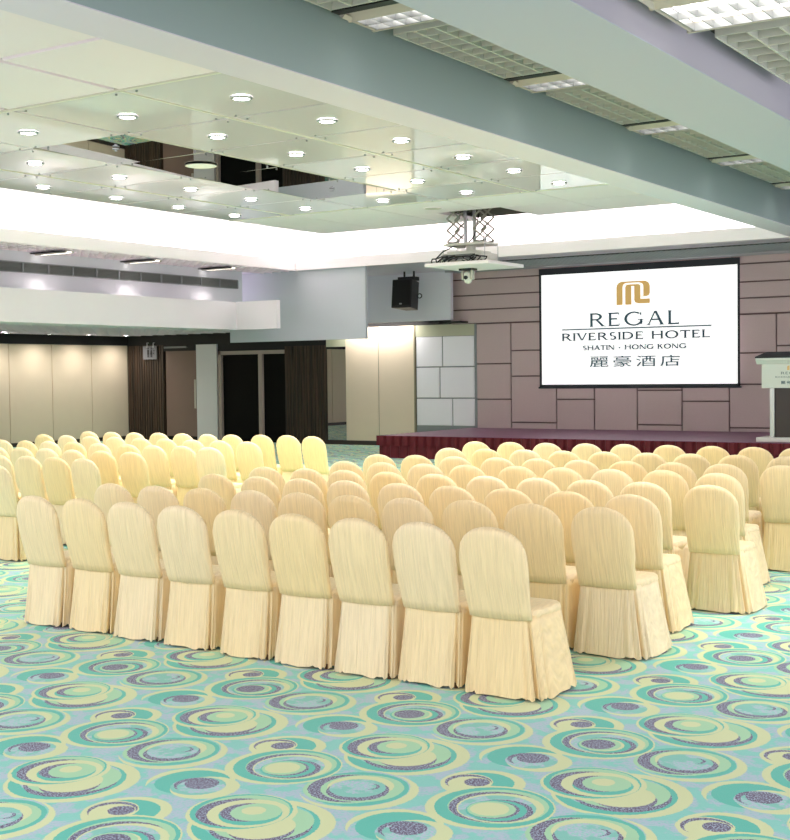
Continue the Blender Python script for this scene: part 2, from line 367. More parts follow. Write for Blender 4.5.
# ---- left walls
wl = MB(); wl.box(-27.2, -26.72, 8, YW + 0.3, 0, 3.1); wall_left = struct('wall_left', wl, M_CREAMEDGE)
ys = [8.2 + 1.43 * i for i in range(14)]
ys = [y for y in ys]
b = MB(); yy = 26.78; seams = [26.78, 25.38, 23.95, 22.5]
while seams[-1] > 9: seams.append(seams[-1] - 1.43)
for y1, y0 in zip(seams[:-1], seams[1:]): b.box(-26.72, -26.64, y0 + 0.012, y1 - 0.012, 0.1, 2.69)
b.build('cream_panel', M_CREAMPANEL, parent=wall_left, bevel=0.006)
b = MB(); b.box(-26.72, -26.62, 8, YW, 2.69, 3.0); b.build('dark_header', M_BLACK, parent=wall_left)
b = MB(); b.box(-26.72, -26.61, 8, YW, 0, 0.1); struct('baseboard_left', b, M_BASE)
b = MB(); b.box(-19.3, -19.1, 6, 22.9, 2.95, ZS + 0.1); struct('wall_left_upper', b, M_GREYWALL)
# bulkhead with its return
b = MB(); b.box(-19.1, -18.2, 6, 21.6, 2.79, 3.39); b.box(-19.1, -17.08, 21.6, 21.72, 2.79, 3.39)
struct('trim_2', b, M_BULK)
# hanging box in front of the back wall
b = MB(); b.box(-20.1, -16.17, 23.62, 23.7, 2.58, ZS); struct('trim_3', b, mat('hanging_panel_paint', (196, 200, 208), 0.7))
# low ceiling under the bulkhead
b = MB(); b.box(-27.2, -19.1, 6, YW + 0.1, 2.97, 3.05); low = struct('ceiling_low', b, M_BULK)
b = MB()
for k in range(44): b.box(-26.5, -19.1, 7.0 + k * 0.45, 7.02 + k * 0.45, 2.945, 2.97)
for k in range(17): b.box(-26.5 + k * 0.45, -26.48 + k * 0.45, 7, 26.7, 2.945, 2.97)
b.build('ceiling_grid', M_BULK, parent=low)
b = MB(); b.box(-20.2, -19.4, 6, 19.0, 2.93, 2.965); b.build('dark_ceiling_strip', M_BLACK, parent=low)

# ---- perimeter soffit, coffer lip and coffer sides
b = MB(); b.box(-20.3, -18.03, 5, 26.2, ZS, ZS + 0.06); b.box(-18.03, 1.0, 23.53, YW - 0.05, ZS, ZS + 0.06)
soffit = struct('ceiling_soffit', b, M_UNDER)
b = MB(); b.box(-18.06, -18.0, 5, 23.53, ZS - 0.012, ZS + 0.22); b.box(-18.06, -6.75, 23.49, 23.56, ZS - 0.012, ZS + 0.22); b.build('cove_lip', M_WHITE, parent=soffit)
b = MB(); b.box(-18.62, -18.5, 5, 24.15, ZS, ZU); b.box(-18.5, -6.3, 24.0, 24.12, ZS, ZU); struct('wall_coffer', b, M_WHITE)
# soffit grid (left) and metal mesh strip (back)
b = MB()
for k in range(80): b.box(-19.05, -18.02, 6.0 + k * 0.22, 6.02 + k * 0.22, ZS - 0.025, ZS)
for k in range(5): b.box(-19.05 + k * 0.25, -19.03 + k * 0.25, 6, 23.6, ZS - 0.025, ZS)
b.build('soffit_grid', M_CREAMCEIL, parent=soffit)
b = MB()
x = -13.9
while x < -2.5:
    b.box(x, x + 0.045, 24.45, 25.75, ZS - 0.03, ZS - 0.002); x += 0.11
for k in range(8): b.box(-13.9, -2.5, 24.45 + k * 0.18, 24.49 + k * 0.18, ZS - 0.04, ZS - 0.02)
b.build('mesh_strip', M_MESH, parent=soffit)
b = MB(); b.box(-14.2, -2.5, 24.42, 25.8, ZS - 0.015, ZS - 0.001); b.build('mesh_backing', M_DARKVOID, parent=soffit)
b = MB(); b.box(-15.5, -2.5, 25.95, 26.03, ZS - 0.05, ZS); b.box(-15.5, -2.5, 26.35, 26.42, ZS - 0.04, ZS); b.build('curtain_track', M_STEEL, parent=soffit)

# ---- upper ceiling of the coffer and the floating panel field
b = MB(); b.box(-18.62, -6.3, 3, 24.12, ZU, ZU + 0.06); struct('ceiling_upper', b, M_WHITE)
HX0, HX1, HY0, HY1 = -11.75, -10.5, 19.43, 20.85     # opening for the projector lift
xs = [-15.3, -13.93, -12.36, -10.8, -9.2, -7.63, -6.78]
ysm = [3.3, 4.77, 6.24, 7.71, 9.2]
ysg = [9.2, 10.9, 12.34, 13.78, 15.2, 16.62, 18.04]
b = MB(); b.box(-15.25, -6.78, 3.3, HY0, ZT + 0.08, ZT + 0.12); b.box(-15.25, HX0, HY0, 20.85, ZT + 0.08, ZT + 0.12); b.box(HX1, -6.78, HY0, 20.85, ZT + 0.08, ZT + 0.12)
field = struct('ceiling', b, M_CREAMCEIL)
b = MB(); b.box(HX0 - 0.03, HX0, HY0 - 0.03, HY1 + 0.03, ZT + 0.06, ZU - 0.01); b.box(HX1, HX1 + 0.03, HY0 - 0.03, HY1 + 0.03, ZT + 0.06, ZU - 0.01); b.box(HX0, HX1, HY0 - 0.03, HY0, ZT + 0.06, ZU - 0.01); b.box(HX0, HX1, HY1, HY1 + 0.03, ZT + 0.06, ZU - 0.01); b.box(HX0, HX1, HY0, HY1, ZU - 0.03, ZU - 0.01)
b.build('opening_lining', mat('plenum_grey', (104, 100, 96), 0.8), parent=field)
b = MB()
for x0, x1 in zip(xs[:-1], xs[1:]):
    for y0, y1 in zip(ysm[:-1], ysm[1:]): b.box(x0 + 0.035, x1 - 0.035, y0 + 0.035, y1 - 0.035, ZT, ZT + 0.08)
    b.box(x0 + 0.012, x1 - 0.012, 18.05, HY0 - 0.012, ZT, ZT + 0.08)
for x0, x1 in ((-15.3, -13.93), (-13.93, -12.36), (-12.36, HX0), (HX1, -9.2), (-9.2, -7.63), (-7.63, -6.78)):
    b.box(x0 + 0.012, x1 - 0.012, HY0 + 0.012, HY1, ZT, ZT + 0.08)
b.build('matte_panel', M_CREAMCEIL, parent=field)
# thin battens bordering the matte field and the glass field
b = MB()
for x in xs[1:-1]:
    if x in (-12.36, -10.8): continue
    b.box(x - 0.018, x + 0.018, 9.2, 18.04, ZT - 0.01, ZT + 0.02)
for y in (9.2, 18.04): b.box(-15.3, -6.8, y - 0.022, y + 0.022, ZT - 0.01, ZT + 0.02)
b.build('panel_batten', mat('batten_enamel', (214, 208, 196), 0.4), parent=field)
def wavy(b, x0, x1, y0, y1, mi):
    b.box(x0, x1, y0, y1, ZT - 0.006, ZT + 0.006, mi)
for i, (x0, x1) in enumerate(zip(xs[:-1], xs[1:])):
    for j, (y0, y1) in enumerate(zip(ysg[:-1], ysg[1:])):
        mir = (i == 2 and 1 <= j <= 4)
        b = MB(); tx, ty = 0.0012 * random.uniform(-1, 1), 0.0012 * random.uniform(-1, 1)
        if mir:
            hang = {1: 0.72, 2: 0.95, 3: 1.0, 4: 0.6}[j]; tx, ty = 0.0142 * hang + tx * .3, -0.0218 * hang + ty * .3      # mirror tiles hang a few millimetres lower at their far edge
        dz = lambda x, y: tx * (x - (x0 + x1) / 2) + ty * (y - (y0 + y1) / 2)
        e = 0.014
        c4 = [(x0 + e, y0 + e), (x1 - e, y0 + e), (x1 - e, y1 - e), (x0 + e, y1 - e)]
        b.loft([[(x, y, ZT + dz(x, y)) for x, y in c4], [(x, y, ZT + 0.01 + dz(x, y)) for x, y in c4]], mi=0)
        for sx, sy in ((x0 + 0.14, y0 + 0.1), (x1 - 0.14, y0 + 0.1), (x1 - 0.14, y1 - 0.1), (x0 + 0.14, y1 - 0.1)):
            b.cyl((sx, sy, ZT + 0.006), (sx, sy, ZT - 0.02), 0.012, 8, mi=1)
        b.build('mirror_panel' if mir else 'glass_panel', [M_MIRROR if mir else M_GLASSPANEL, M_CHROME], parent=field)
b = MB()
for y in (12.34, 13.78, 15.2): b.box(-12.3, -10.86, y - 0.012, y + 0.012, ZT - 0.008, ZT + 0.004)
for x in (-12.36, -10.8): b.box(x - 0.015, x + 0.015, 10.9, 16.62, ZT - 0.008, ZT + 0.004)
b.build('mirror_edging', M_BEIGEMETAL, parent=field)

# ---- beams with light slots between them
b = MB(); b.box(-6.75, -6.27, 1.5, 24.2, ZS, ZU + 0.1); beam1 = struct('beam_1', b, M_BEAM)
b = MB(); b.box(-6.752, -6.268, 1.5, 24.2, ZS - 0.006, ZS + 0.002); b.build('lit_tone_underside', M_UNDER, parent=beam1)  # underside skin coloured lighter to stand in for light falling on it
b = MB(); b.box(-4.55, -3.63, 1.5, 24.2, ZS, ZU + 0.1); beam2 = struct('beam_2', b, M_BEAM)
b = MB(); b.box(-3.64, -3.622, 1.5, 24.2, ZS + 0.004, 4.56); b.build('lit_tone_lilac_face', M_BEAMGREY, parent=beam2)  # lilac side skin, lightened in colour where lamp light barely reaches
b = MB(); b.box(-4.552, -3.622, 1.5, 24.2, ZS - 0.006, ZS + 0.002); b.build('lit_tone_blue_underside', mat('pale_blue_lit_underside', (188, 194, 208), 0.65), parent=beam2)  # bluish skin with the light on the underside put into its colour
b = MB(); b.box(-6.27, -4.55, 1.5, 24.2, 4.98, 5.06); struct('ceiling_slot', b, M_DARKVOID)
b = MB(); b.box(-3.63, 1.2, 1.5, 24.2, 4.56, 4.62); struct('ceiling_slot', b, M_BLACK)

# ================================================================== CEILING FITTINGS
def ordinal(i): return ['nearest', 'second', 'third', 'fourth', 'fifth', 'sixth', 'seventh', 'eighth', 'ninth', 'tenth'][i]
DL_Y = [10.14, 11.61, 13.12, 14.60, 16.02, 17.45]
dl_rows = [(-8.43, DL_Y, 'in the row beside the blue-grey beam'), (-10.02, DL_Y, 'in the row just right of the mirror strip'),
           (-13.15, DL_Y[1:], 'in the row just left of the mirror strip'), (-14.70, DL_Y[2:], 'in the row along the left cove'),
           (-11.57, [10.12, 17.44], None)]
mb = MB(); mb.disc_ring((0, 0), 0.085, 0.115, -0.018, 0.0); ring_me = mb.mesh('trim_ring', M_STEEL, True)
mb = MB(); mb.cyl((0, 0, -0.004), (0, 0, -0.014), 0.086, 24); lamp_me = mb.mesh('lamp', M_DOWNLIT)
def downlight(x, y, z, label, group, power, angle=125, blend=0.7):
    t = thing('downlight', label, 'ceiling light', (x, y, z), 0, group)
    for n, me in (('trim_ring', ring_me), ('lamp', lamp_me)):
        o = bpy.data.objects.new(n, me); C.objects.link(o); o.parent = t
    spot_light('downlight_beam', (0, 0, -0.05), power, angle, blend, parent=t)
for x, yl, ph in dl_rows:
    for i, y in enumerate(yl):
        if ph is None: lab = 'recessed round downlight in the glass ceiling off the %s end of the mirror strip' % ('near' if i == 0 else 'far')
        else: lab = 'recessed round downlight, %s from the camera %s' % (ordinal(i), ph) if i else 'recessed round downlight, nearest the camera ' + ph
        downlight(x, y, ZT - 0.006, lab, 'recessed downlights in the glass ceiling', P_DOWN)
# lamps under the low ceiling beside the left wall
for i, y in enumerate((21.9, 23.3, 24.7, 26.1)):
    downlight(-26.0, y, 2.945, 'small downlight under the low ceiling washing the %s cream panel on the left wall' % ['leftmost', 'second', 'third', 'last'][i], 'downlights over the cream panels', P_LOW, 160, 1.0)
# round plate light on the mirror
t = thing('round_ceiling_plate', 'flat white round plate on the mirror strip of the ceiling', 'ceiling fixture', (-11.57, 13.06, ZT - 0.009))
mb = MB(); mb.cyl((0, 0, 0), (0, 0, -0.006), 0.21, 32, 0.205); mb.build('plate', M_WHITE, t)
mb = MB(); mb.disc_ring((0, 0), 0.205, 0.213, -0.007, 0.0); mb.build('rim', M_BEIGEMETAL, t)
t = thing('ceiling_speaker', 'round flush beige speaker grille in the cream ceiling beside the projector opening', 'speaker', (-11.44, 18.79, ZT))
mb = MB(); mb.cyl((0, 0, 0), (0, 0, -0.012), 0.15, 28); mb.build('grille', M_BEIGEMETAL, t)
mb = MB(); mb.disc_ring((0, 0), 0.15, 0.165, -0.014, 0.0); mb.build('rim', M_CREAMCEIL, t)
for i, (x, y) in enumerate(((-11.54, 11.47), (-11.49, 15.92))):
    t = thing('sprinkler', 'small sprinkler disc on the %s part of the mirror strip' % ('near' if i == 0 else 'far'), 'sprinkler', (x, y, ZT - 0.006), 0, 'sprinklers on the mirror strip')
    mb = MB(); mb.cyl((0, 0, 0), (0, 0, -0.012), 0.045, 16); mb.build('escutcheon', M_STEEL, t)
    mb = MB(); mb.cyl((0, 0, -0.012), (0, 0, -0.03), 0.015, 8); mb.cyl((0, 0, -0.03), (0, 0, -0.034), 0.022, 12); mb.build('head', M_STEEL, t)

# egg-crate grilles and luminaires in the two slots
def grille_mesh(lx, ly, cell=0.2):
    b = MB()
    nx, ny = round(lx / cell), round(ly / cell)
    for i in range(nx + 1):
        x = i * lx / nx; b.box(x - 0.008, x + 0.008, 0, ly, 0, 0.09)
    for j in range(ny + 1):
        y = j * ly / ny; b.box(0, lx, y - 0.007, y + 0.007, 0.004, 0.085)
    return b
def luminaire(x, y, z, lx, wy, label, group):
    t = thing('louvre_light', label, 'ceiling light', (x, y, z), 0, group)
    f = wy * 0.28
    b = MB()
    b.prism_x([(0, 0.11), (f, 0.0), (f, 0.03), (0.02, 0.14)], 0.0, lx); b.box(0.0, lx, wy - 0.03, wy, 0, 0.12); b.prism([(-0.10, 0.12), (0.03, 0.0), (0.06, 0.03), (-0.06, 0.14)], 0.0, wy)
    b.build('housing', M_BEIGEMETAL, t)
    b = MB(); b.box(0, lx, -0.11, -0.004, 0.03, 0.06); b.build('shaded_gap', M_BLACK, t)  # black strip painted in for the shaded gap beside the lamp
    b = MB(); b.box(0.06, lx, f + 0.01, wy - 0.03, 0.075, 0.095); b.build('lamp', M_LAMPLIT, t)
    b = MB(); n = int(lx / 0.15)
    for i in range(n + 1): b.box(0.06 + i * (lx - 0.07) / n, 0.067 + i * (lx - 0.07) / n, f, wy - 0.03, 0.005, 0.06)
    ym = (f + wy - 0.03) / 2
    for yy_ in (f + 0.006, ym, wy - 0.034): b.box(0.05, lx, yy_ - 0.004, yy_ + 0.004, 0.003, 0.06)
    b.build('louvre', M_STEEL, t)
    gl = area_light('louvre_glow', (lx * 0.55, (f + wy) / 2, -0.005), (0, 0, 0), lx * 0.7, (wy - f) * 0.8, P_LOUVRE * min(lx * (wy - f), 0.42), (1, 0.98, 0.95), t)
    gl.data.spread = math.radians(85)
gp = ['second', 'third', 'fourth', 'fifth', 'sixth', 'seventh']
for k in range(5):
    y0 = 6.46 + 2.94 * k
    t = thing('ceiling_grille', 'grey egg-crate grille in the slot between the beams, %s from the top left' % (['nearest', 'second', 'third', 'fourth', 'fifth'][k]), 'grille', (-6.1, y0, 4.705), 0, 'egg-crate grilles between the beams')
    grille_mesh(1.42, 2.02).build('lattice', M_GRILLE, t)
    b = MB()
    for xx in (0.02, 0.5, 1.0):
        for yy_ in (0.0, 2.02): b.cyl((xx, yy_, 0.09), (xx, yy_, 0.27), 0.012, 6)
    b.build('hanger', M_GRILLEDARK, t)
    luminaire(-6.14, 8.64 + 2.94 * k, 4.68, 1.5, 0.5, 'lit louvred lamp in the slot between the beams, %s from the top left' % (['nearest', 'second', 'third', 'fourth', 'fifth'][k]), 'louvred lamps between the beams')
for k in range(4):
    y0 = 9.97 + 3.6 * k - 0.0
    if k == 0:
        t = thing('ceiling_grille', 'large grey open-cell grille cut by the top right corner of the photo', 'grille', (-3.44, 9.95, 4.40), 0, None)
        grille_mesh(1.5, 2.1, 0.25).build('lattice', M_GRILLE, t)
        b = MB()
        for xx in (0.05, 0.75, 1.45):
            for yy_ in (0.02, 2.08): b.cyl((xx, yy_, 0.08), (xx, yy_, 0.17), 0.015, 6)
        b.build('hanger', M_GRILLEDARK, t)
luminaire(-3.5, 8.45, 4.34, 1.55, 1.05, 'large lit louvred lamp at the top right beyond the second beam', None)
# linear lamps in the left soffit
for i, y in enumerate((13.6, 16.85, 19.2, 21.55)):
    if i == 0: continue
    t = thing('soffit_light', 'slim linear lamp in the left soffit above the vent, %s from the left' % ['', 'first', 'second', 'third'][i], 'ceiling light', (-18.62, y, ZS - 0.05), 0, 'linear lamps in the left soffit')
    b = MB(); b.box(-0.42, 0.42, -0.1, -0.06, -0.03, 0.0); b.box(-0.42, 0.42, 0.06, 0.1, -0.03, 0.0); b.box(-0.42, 0.42, -0.1, 0.1, 0.0, 0.01); b.build('housing', M_BEIGEMETAL, t)
    b = MB(); b.box(-0.4, 0.4, -0.055, 0.055, -0.02, -0.002); b.build('tube', M_LAMPLIT, t)
    b = MB(); b.box(-0.42, 0.42, -0.22, -0.105, -0.012, 0.005); b.build('reveal', M_BLACK, t)
    spot_light('soffit_beam', (-0.25, 0, -0.06), P_SOFFIT, 100, 0.5, rot=(0, math.radians(-16), 0), parent=t)

# long air vent on the upper left wall
t = thing('air_vent', 'long grey slatted air vent on the upper left wall', 'vent', (-19.1, 14.0, 3.78))
b = MB(); b.box(-0.02, 0.012, 0, 8.7, 0, 0.18); b.build('backing', M_GRILLEDARK, t)
b = MB()
for k in range(6): b.prism([(0.012, 0.012 + k * 0.028), (0.035, 0.004 + k * 0.028), (0.035, 0.01 + k * 0.028), (0.012, 0.02 + k * 0.028)], 0.0, 8.7)
b.build('louvre', M_GRILLEDARK, t)
b = MB(); b.box(0.0, 0.045, 0, 8.7, -0.012, 0.004); b.box(0.0, 0.045, 0, 8.7, 0.176, 0.19)
for k in range(15): b.box(0.0, 0.042, k * 8.7 / 14 - 0.015, k * 8.7 / 14 + 0.015, 0, 0.18)
b.build('frame', M_SILVERFRAME, t)

# ================================================================== SCREEN WITH LETTERING
SX0, SX1, SZ0, SZ1 = -13.31, -8.74, 1.50, 4.0
scr = thing('projection_screen', 'large white projection screen with gold emblem and hotel lettering', 'screen', ((SX0 + SX1) / 2, 26.58, SZ0))
ox, oz = (SX0 + SX1) / 2, SZ0
b = MB(); b.box(SX0 - ox, SX1 - ox, 0.0, 0.012, 0, SZ1 - oz); b.build('white_surface', M_SCREEN, scr)
b = MB(); b.box(SX0 - ox - 0.06, SX1 - ox + 0.05, 0.002, 0.016, SZ1 - oz, 4.145 - oz); b.box(SX0 - ox - 0.06, SX0 - ox, 0.002, 0.016, -0.05, SZ1 - oz); b.box(SX1 - ox, SX1 - ox + 0.05, 0.002, 0.016, -0.05, SZ1 - oz); b.box(SX0 - ox - 0.06, SX1 - ox + 0.05, 0.002, 0.016, -0.05, 0)
b.build('black_border', M_SCREENBLACK, scr)
b = MB(); b.box(SX0 - ox - 0.09, SX1 - ox + 0.08, -0.01, 0.03, -0.09, -0.05); b.build('weight_bar', M_SCREENBLACK, scr, bevel=0.008)

# --- lettering drawn stroke by stroke (flared roman capitals), one em = cap height
def arc(cx, cz, rx, rz, a0, a1, n=18): return [(cx + rx * math.cos(math.radians(a0 + (a1 - a0) * i / n)), cz + rz * math.sin(math.radians(a0 + (a1 - a0) * i / n))) for i in range(n + 1)]
def band(outer, inner): return [[outer[i], outer[i + 1], inner[i + 1], inner[i]] for i in range(len(outer) - 1)]
def stem(x, wd=.135, s=.06, z0=0, z1=1): return [[(x - s, z0), (x + wd + s, z0), (x + wd, z0 + .07), (x, z0 + .07)], [(x, z0 + .07), (x + wd, z0 + .07), (x + wd, z1 - .07), (x, z1 - .07)], [(x, z1 - .07), (x + wd, z1 - .07), (x + wd + s, z1), (x - s, z1)]]
def hbar(x0, x1, z, t=.105, fl=0.0): return [[(x0, z), (x1, z - fl * .0), (x1, z + t), (x0, z + t)]]
def diag(x0, z0, x1, z1, wd): return [[(x0, z0), (x0 + wd, z0), (x1 + wd, z1), (x1, z1)]]
def ser(x, z, up=True, s=.07, h=.16):   # end serif of an arm
    return [[(x - .05, z), (x, z), (x + .02, z + (h if up else -h)), (x - .01, z + (h if up else -h))]]
GL = {
 'I': (.24, lambda: stem(.06)),
 'L': (.66, lambda: stem(.06) + hbar(.06, .60, 0) + ser(.62, .03)),
 'E': (.70, lambda: stem(.06) + hbar(.06, .62, 0) + ser(.64, .03) + hbar(.06, .60, .895) + ser(.61, .97, False) + hbar(.12, .52, .48)),
 'T': (.82, lambda: stem(.35) + hbar(.02, .80, .895) + ser(.80, .97, False) + [[(.02, .97), (.07, .97), (.03, .80), (.0, .80)]]),
 'H': (1.0, lambda: stem(.06) + stem(.80) + hbar(.1, .85, .48)),
 'N': (1.0, lambda: stem(.08, .06) + stem(.86, .06) + diag(.06, 1, .78, 0, .15)),
 'K': (.86, lambda: stem(.06) + diag(.16, .45, .62, 1, .1) + diag(.30, .62, .66, 0, .16)),
 'V': (.90, lambda: [[(.02, 1), (.18, 1), (.50, .0), (.42, .0)], [(.42, 0), (.50, 0), (.88, 1), (.79, 1)], [(-.04, 1), (.24, 1), (.20, .95), (.0, .95)], [(.72, 1), (.94, 1), (.90, .95), (.76, .95)]]),
 'A': (.94, lambda: [[(.06, 0), (.14, 0), (.50, 1), (.42, 1)], [(.76, 0), (.92, 0), (.54, 1.02), (.42, 1)], [(-.02, 0), (.22, 0), (.18, .05), (.03, .05)], [(.68, 0), (.99, 0), (.95, .05), (.72, .05)]] + hbar(.22, .74, .34)),
 'D': (1.0, lambda: stem(.06) + band(arc(.34, .5, .60, .5, -90, 90), arc(.34, .5, .45, .40, -90, 90)) + hbar(.1, .36, 0) + hbar(.1, .36, .895)),
 'O': (1.14, lambda: band(arc(.57, .5, .53, .52, 0, 360, 36), arc(.57, .5, .38, .42, 0, 360, 36))),
 'G': (1.08, lambda: band(arc(.57, .5, .53, .52, 50, 335, 30), arc(.57, .5, .38, .42, 50, 335, 30)) + [[(.90, .08), (1.02, .12), (1.02, .44), (.90, .44)]] + hbar(.78, 1.08, .40, .06) + [[(.88, .80), (.93, .97), (.97, .97), (.96, .72)]]),
 'R': (.88, lambda: stem(.06) + band(arc(.36, .73, .36, .27, -90, 90), arc(.34, .73, .23, .17, -90, 90)) + hbar(.1, .38, .895) + hbar(.1, .38, .46) + diag(.36, .48, .72, 0, .16) + [[(.70, 0), (.96, 0), (.90, .05), (.74, .05)]]),
 'S': (.66, lambda: band(arc(.33, .74, .25, .27, 40, 250, 18), arc(.33, .74, .13, .17, 40, 250, 18)) + band(arc(.33, .27, .29, .28, -140, 80, 18), arc(.33, .27, .15, .18, -140, 80, 18)) + [[(.22, .56), (.28, .48), (.46, .46), (.40, .54)]]),
 ' ': (.42, lambda: []),
 '.': (.40, lambda: [arc(.2, .42, .1, .12, 0, 360, 12)[:-1]]),
}
def lettering(text, x0, x1, z0, z1, y, parent, name, m, track=0.12, bold=0.0):
    hgt = z1 - z0; adv = sum(GL[c][0] + track for c in text) - track
    sx = (x1 - x0) / adv; b = MB(); x = x0
    for c in text:
        for poly in GL[c][1]():
            for bx, bz in (((0, 0),) if not bold else ((-bold, -bold), (bold, -bold), (bold, bold), (-bold, bold))):
                b.face([(x + (px + bx) * sx, y, z0 + (pz + bz) * hgt) for px, pz in poly])
        x += (GL[c][0] + track) * sx
    return b.build(name, m, parent)
yt = -0.006
X = lambda v: v - ox
Z = lambda v: v - oz
lettering('REGAL', X(-12.12), X(-10.0), Z(2.79), Z(3.09), yt, scr, 'lettering', M_INK, .17)
b = MB(); b.face([(X(-12.79), yt, Z(2.727)), (X(-9.3), yt, Z(2.727)), (X(-9.3), yt, Z(2.753)), (X(-12.79), yt, Z(2.753))]); b.build('rule_line', M_INK, scr)
lettering('RIVERSIDE HOTEL', X(-12.80), X(-9.33), Z(2.49), Z(2.655), yt, scr, 'lettering', M_INK, .12, .012)
lettering('SHATIN . HONG KONG', X(-12.28), X(-9.86), Z(2.27), Z(2.37), yt, scr, 'lettering', M_INK, .10, .03)
def text_mesh(body, x0, x1, z0, z1, y, parent, name, m, offset=0.0, gap=1.0):
    cu = bpy.data.curves.new('txt', 'FONT'); cu.body = body; cu.space_character = gap; cu.offset = offset
    ob = bpy.data.objects.new('txt', cu); C.objects.link(ob); bpy.context.view_layer.update()
    me = bpy.data.meshes.new_from_object(ob.evaluated_get(bpy.context.evaluated_depsgraph_get()))
    bpy.data.objects.remove(ob); bpy.data.curves.remove(cu)
    if not me.vertices: return None
    xa = min(v.co.x for v in me.vertices); xb = max(v.co.x for v in me.vertices); ya = min(v.co.y for v in me.vertices); yb = max(v.co.y for v in me.vertices)
    for v in me.vertices:
        v.co = ((x0 + (v.co.x - xa) / (xb - xa) * (x1 - x0)), y, z0 + (v.co.y - ya) / (yb - ya) * (z1 - z0))
    me.materials.clear(); me.materials.append(m)
    o = bpy.data.objects.new(name, me); C.objects.link(o); o.parent = parent
    return o
text_mesh('\u9e97\u8c6a\u9152\u5e97', X(-12.12), X(-10.0), Z(1.885), Z(2.135), yt, scr, 'chinese_lettering', M_INK, 0.004, 1.28)
# emblem: gold rounded m-shaped mark
def emblem(x0, x1, z0, z1, y, parent, name='emblem'):
    U = (x1 - x0) / 433.0; V = (z1 - z0) / 325.0
    def pt(px, pz): return (x0 + px * U, y, z0 + pz * V)      # px 0..433 right, pz 0..325 up
    def q(cx, cz, r, a0, a1, n=8): return [(cx + r * math.cos(math.radians(a0 + (a1 - a0) * i / n)), cz + r * math.sin(math.radians(a0 + (a1 - a0) * i / n))) for i in range(n + 1)]
    b = MB()
    def poly(pts): b.face([pt(*p) for p in pts])
    def strip(o, i):
        for f in band(o, i): poly(f)
    # outer arch: left leg, top bar, right leg
    poly([(0, 0), (80, 0), (80, 250), (0, 250)])
    strip(q(80, 245, 80, 180, 90), q(140, 245, 60, 180, 90))
    poly([(80, 325), (140, 305), (345, 305), (353, 325)])
    strip(q(353, 245, 80, 90, 0), q(300, 250, 50, 90, 0))
    poly([(300, 300), (345, 305), (353, 325), (330, 325)])
    poly([(350, 110), (433, 150), (433, 250), (350, 250)]); poly([(350, 110), (393, 110), (421, 122), (433, 150)])
    poly([(312, 110), (352, 110), (352, 118), (312, 118)])
    # inner arch: leg, top, stem that turns into the foot
    poly([(115, 0), (195, 0), (195, 245), (115, 245)]); poly([(115, 245), (195, 245), (195, 282), (145, 282), (123, 270)])
    poly([(195, 258), (232, 258), (232, 282), (195, 282)])
    poly([(232, 60), (312, 85), (312, 250), (232, 258)]); poly([(232, 258), (312, 250), (304, 273), (285, 282), (232, 282)])
    poly([(232, 60), (245, 28), (290, 12), (312, 12), (312, 85)]); poly([(312, 12), (433, 12), (433, 75), (312, 75)])
    return b.build(name, M_GOLD, parent)
emblem(X(-11.46), X(-10.68), Z(3.25), Z(3.76), yt, scr)

# ================================================================== STAGE
st = thing('stage', 'low stage with plum carpet top and pleated maroon skirt', 'stage', (-15.3, 22.75, 0))
SH = 0.48
b = MB(); b.box(0.04, 14.0, 0.04, 3.97, SH - 0.05, SH); b.build('deck', M_STAGE, st)
b = MB(); b.box(0.12, 14.0, 0.12, 3.95, 0.0, SH - 0.05); b.build('frame', M_BLACK, st)
def pleats(z0, z1, amp, n_m, off, y_side=True):
    b = MB(); pts = []
    # run: back-left corner -> front-left -> front-right
    def samp(L): 
        n = int(L * n_m); return [L * i / n for i in range(n + 1)]
    prof = [0, 0.0, 0.9, 1.0, 1.0, 0.9]
    side = [(off - amp * prof[i % 6] * 0 - amp * prof[i % 6], 3.95 - s) for i, s in enumerate(samp(3.93))]
    front = [(s, off - amp * prof[i % 6]) for i, s in enumerate(samp(14.0))]
    run = side + front
    for (xa, ya), (xb, yb) in zip(run[:-1], run[1:]):
        b.face([(xa, ya, z0), (xb, yb, z0), (xb, yb, z1), (xa, ya, z1)])
    return b
pleats(0.0, SH - 0.18, 0.035, 26, 0.06).build('skirt', M_SKIRT, st)
pleats(SH - 0.21, SH - 0.005, 0.06, 30, 0.01).build('valance', M_SKIRT, st)

# lectern on the stage
t = thing('lectern', 'white-headed lectern with dark column standing on the right of the stage', 'lectern', (-6.6, 23.35, SH + 0.002))
b = MB(); b.box(-0.64, 0.64, -0.32, 0.32, 0, 0.08); b.build('base', M_LECT, t, bevel=0.01)
b = MB(); b.box(-0.34, 0.34, -0.16, 0.16, 0.08, 0.97); b.build('column', M_LECTDARK, t)
b = MB(); b.box(-0.42, -0.34, -0.2, 0.2, 0.08, 0.97); b.build('column_post', M_STEEL, t)
b = MB(); b.box(0.34, 0.42, -0.2, 0.2, 0.08, 0.97); b.build('column_post', M_STEEL, t)
b = MB(); b.box(-0.55, 0.55, -0.27, 0.27, 0.97, 1.40); b.build('head', M_LECT, t, bevel=0.01)
b = MB(); b.prism_x([(-0.34, 1.47), (-0.34, 1.51), (0.34, 1.60), (0.34, 1.40), (-0.27, 1.40)], -0.64, 0.64); b.build('reading_top', M_LECT, t, bevel=0.006)
b = MB(); b.prism_x([(-0.345, 1.511), (-0.345, 1.535), (0.34, 1.63), (0.34, 1.601)], -0.645, 0.645); b.build('dark_edge', M_SCREENBLACK, t)
emblem(-0.085, 0.075, 1.29, 1.37, -0.274, t)
lettering('REGAL', -0.20, 0.18, 1.215, 1.26, -0.274, t, 'lettering', M_INK, .17)
lettering('RIVERSIDE HOTEL', -0.3, 0.28, 1.155, 1.18, -0.274, t, 'lettering', M_INK, .12)
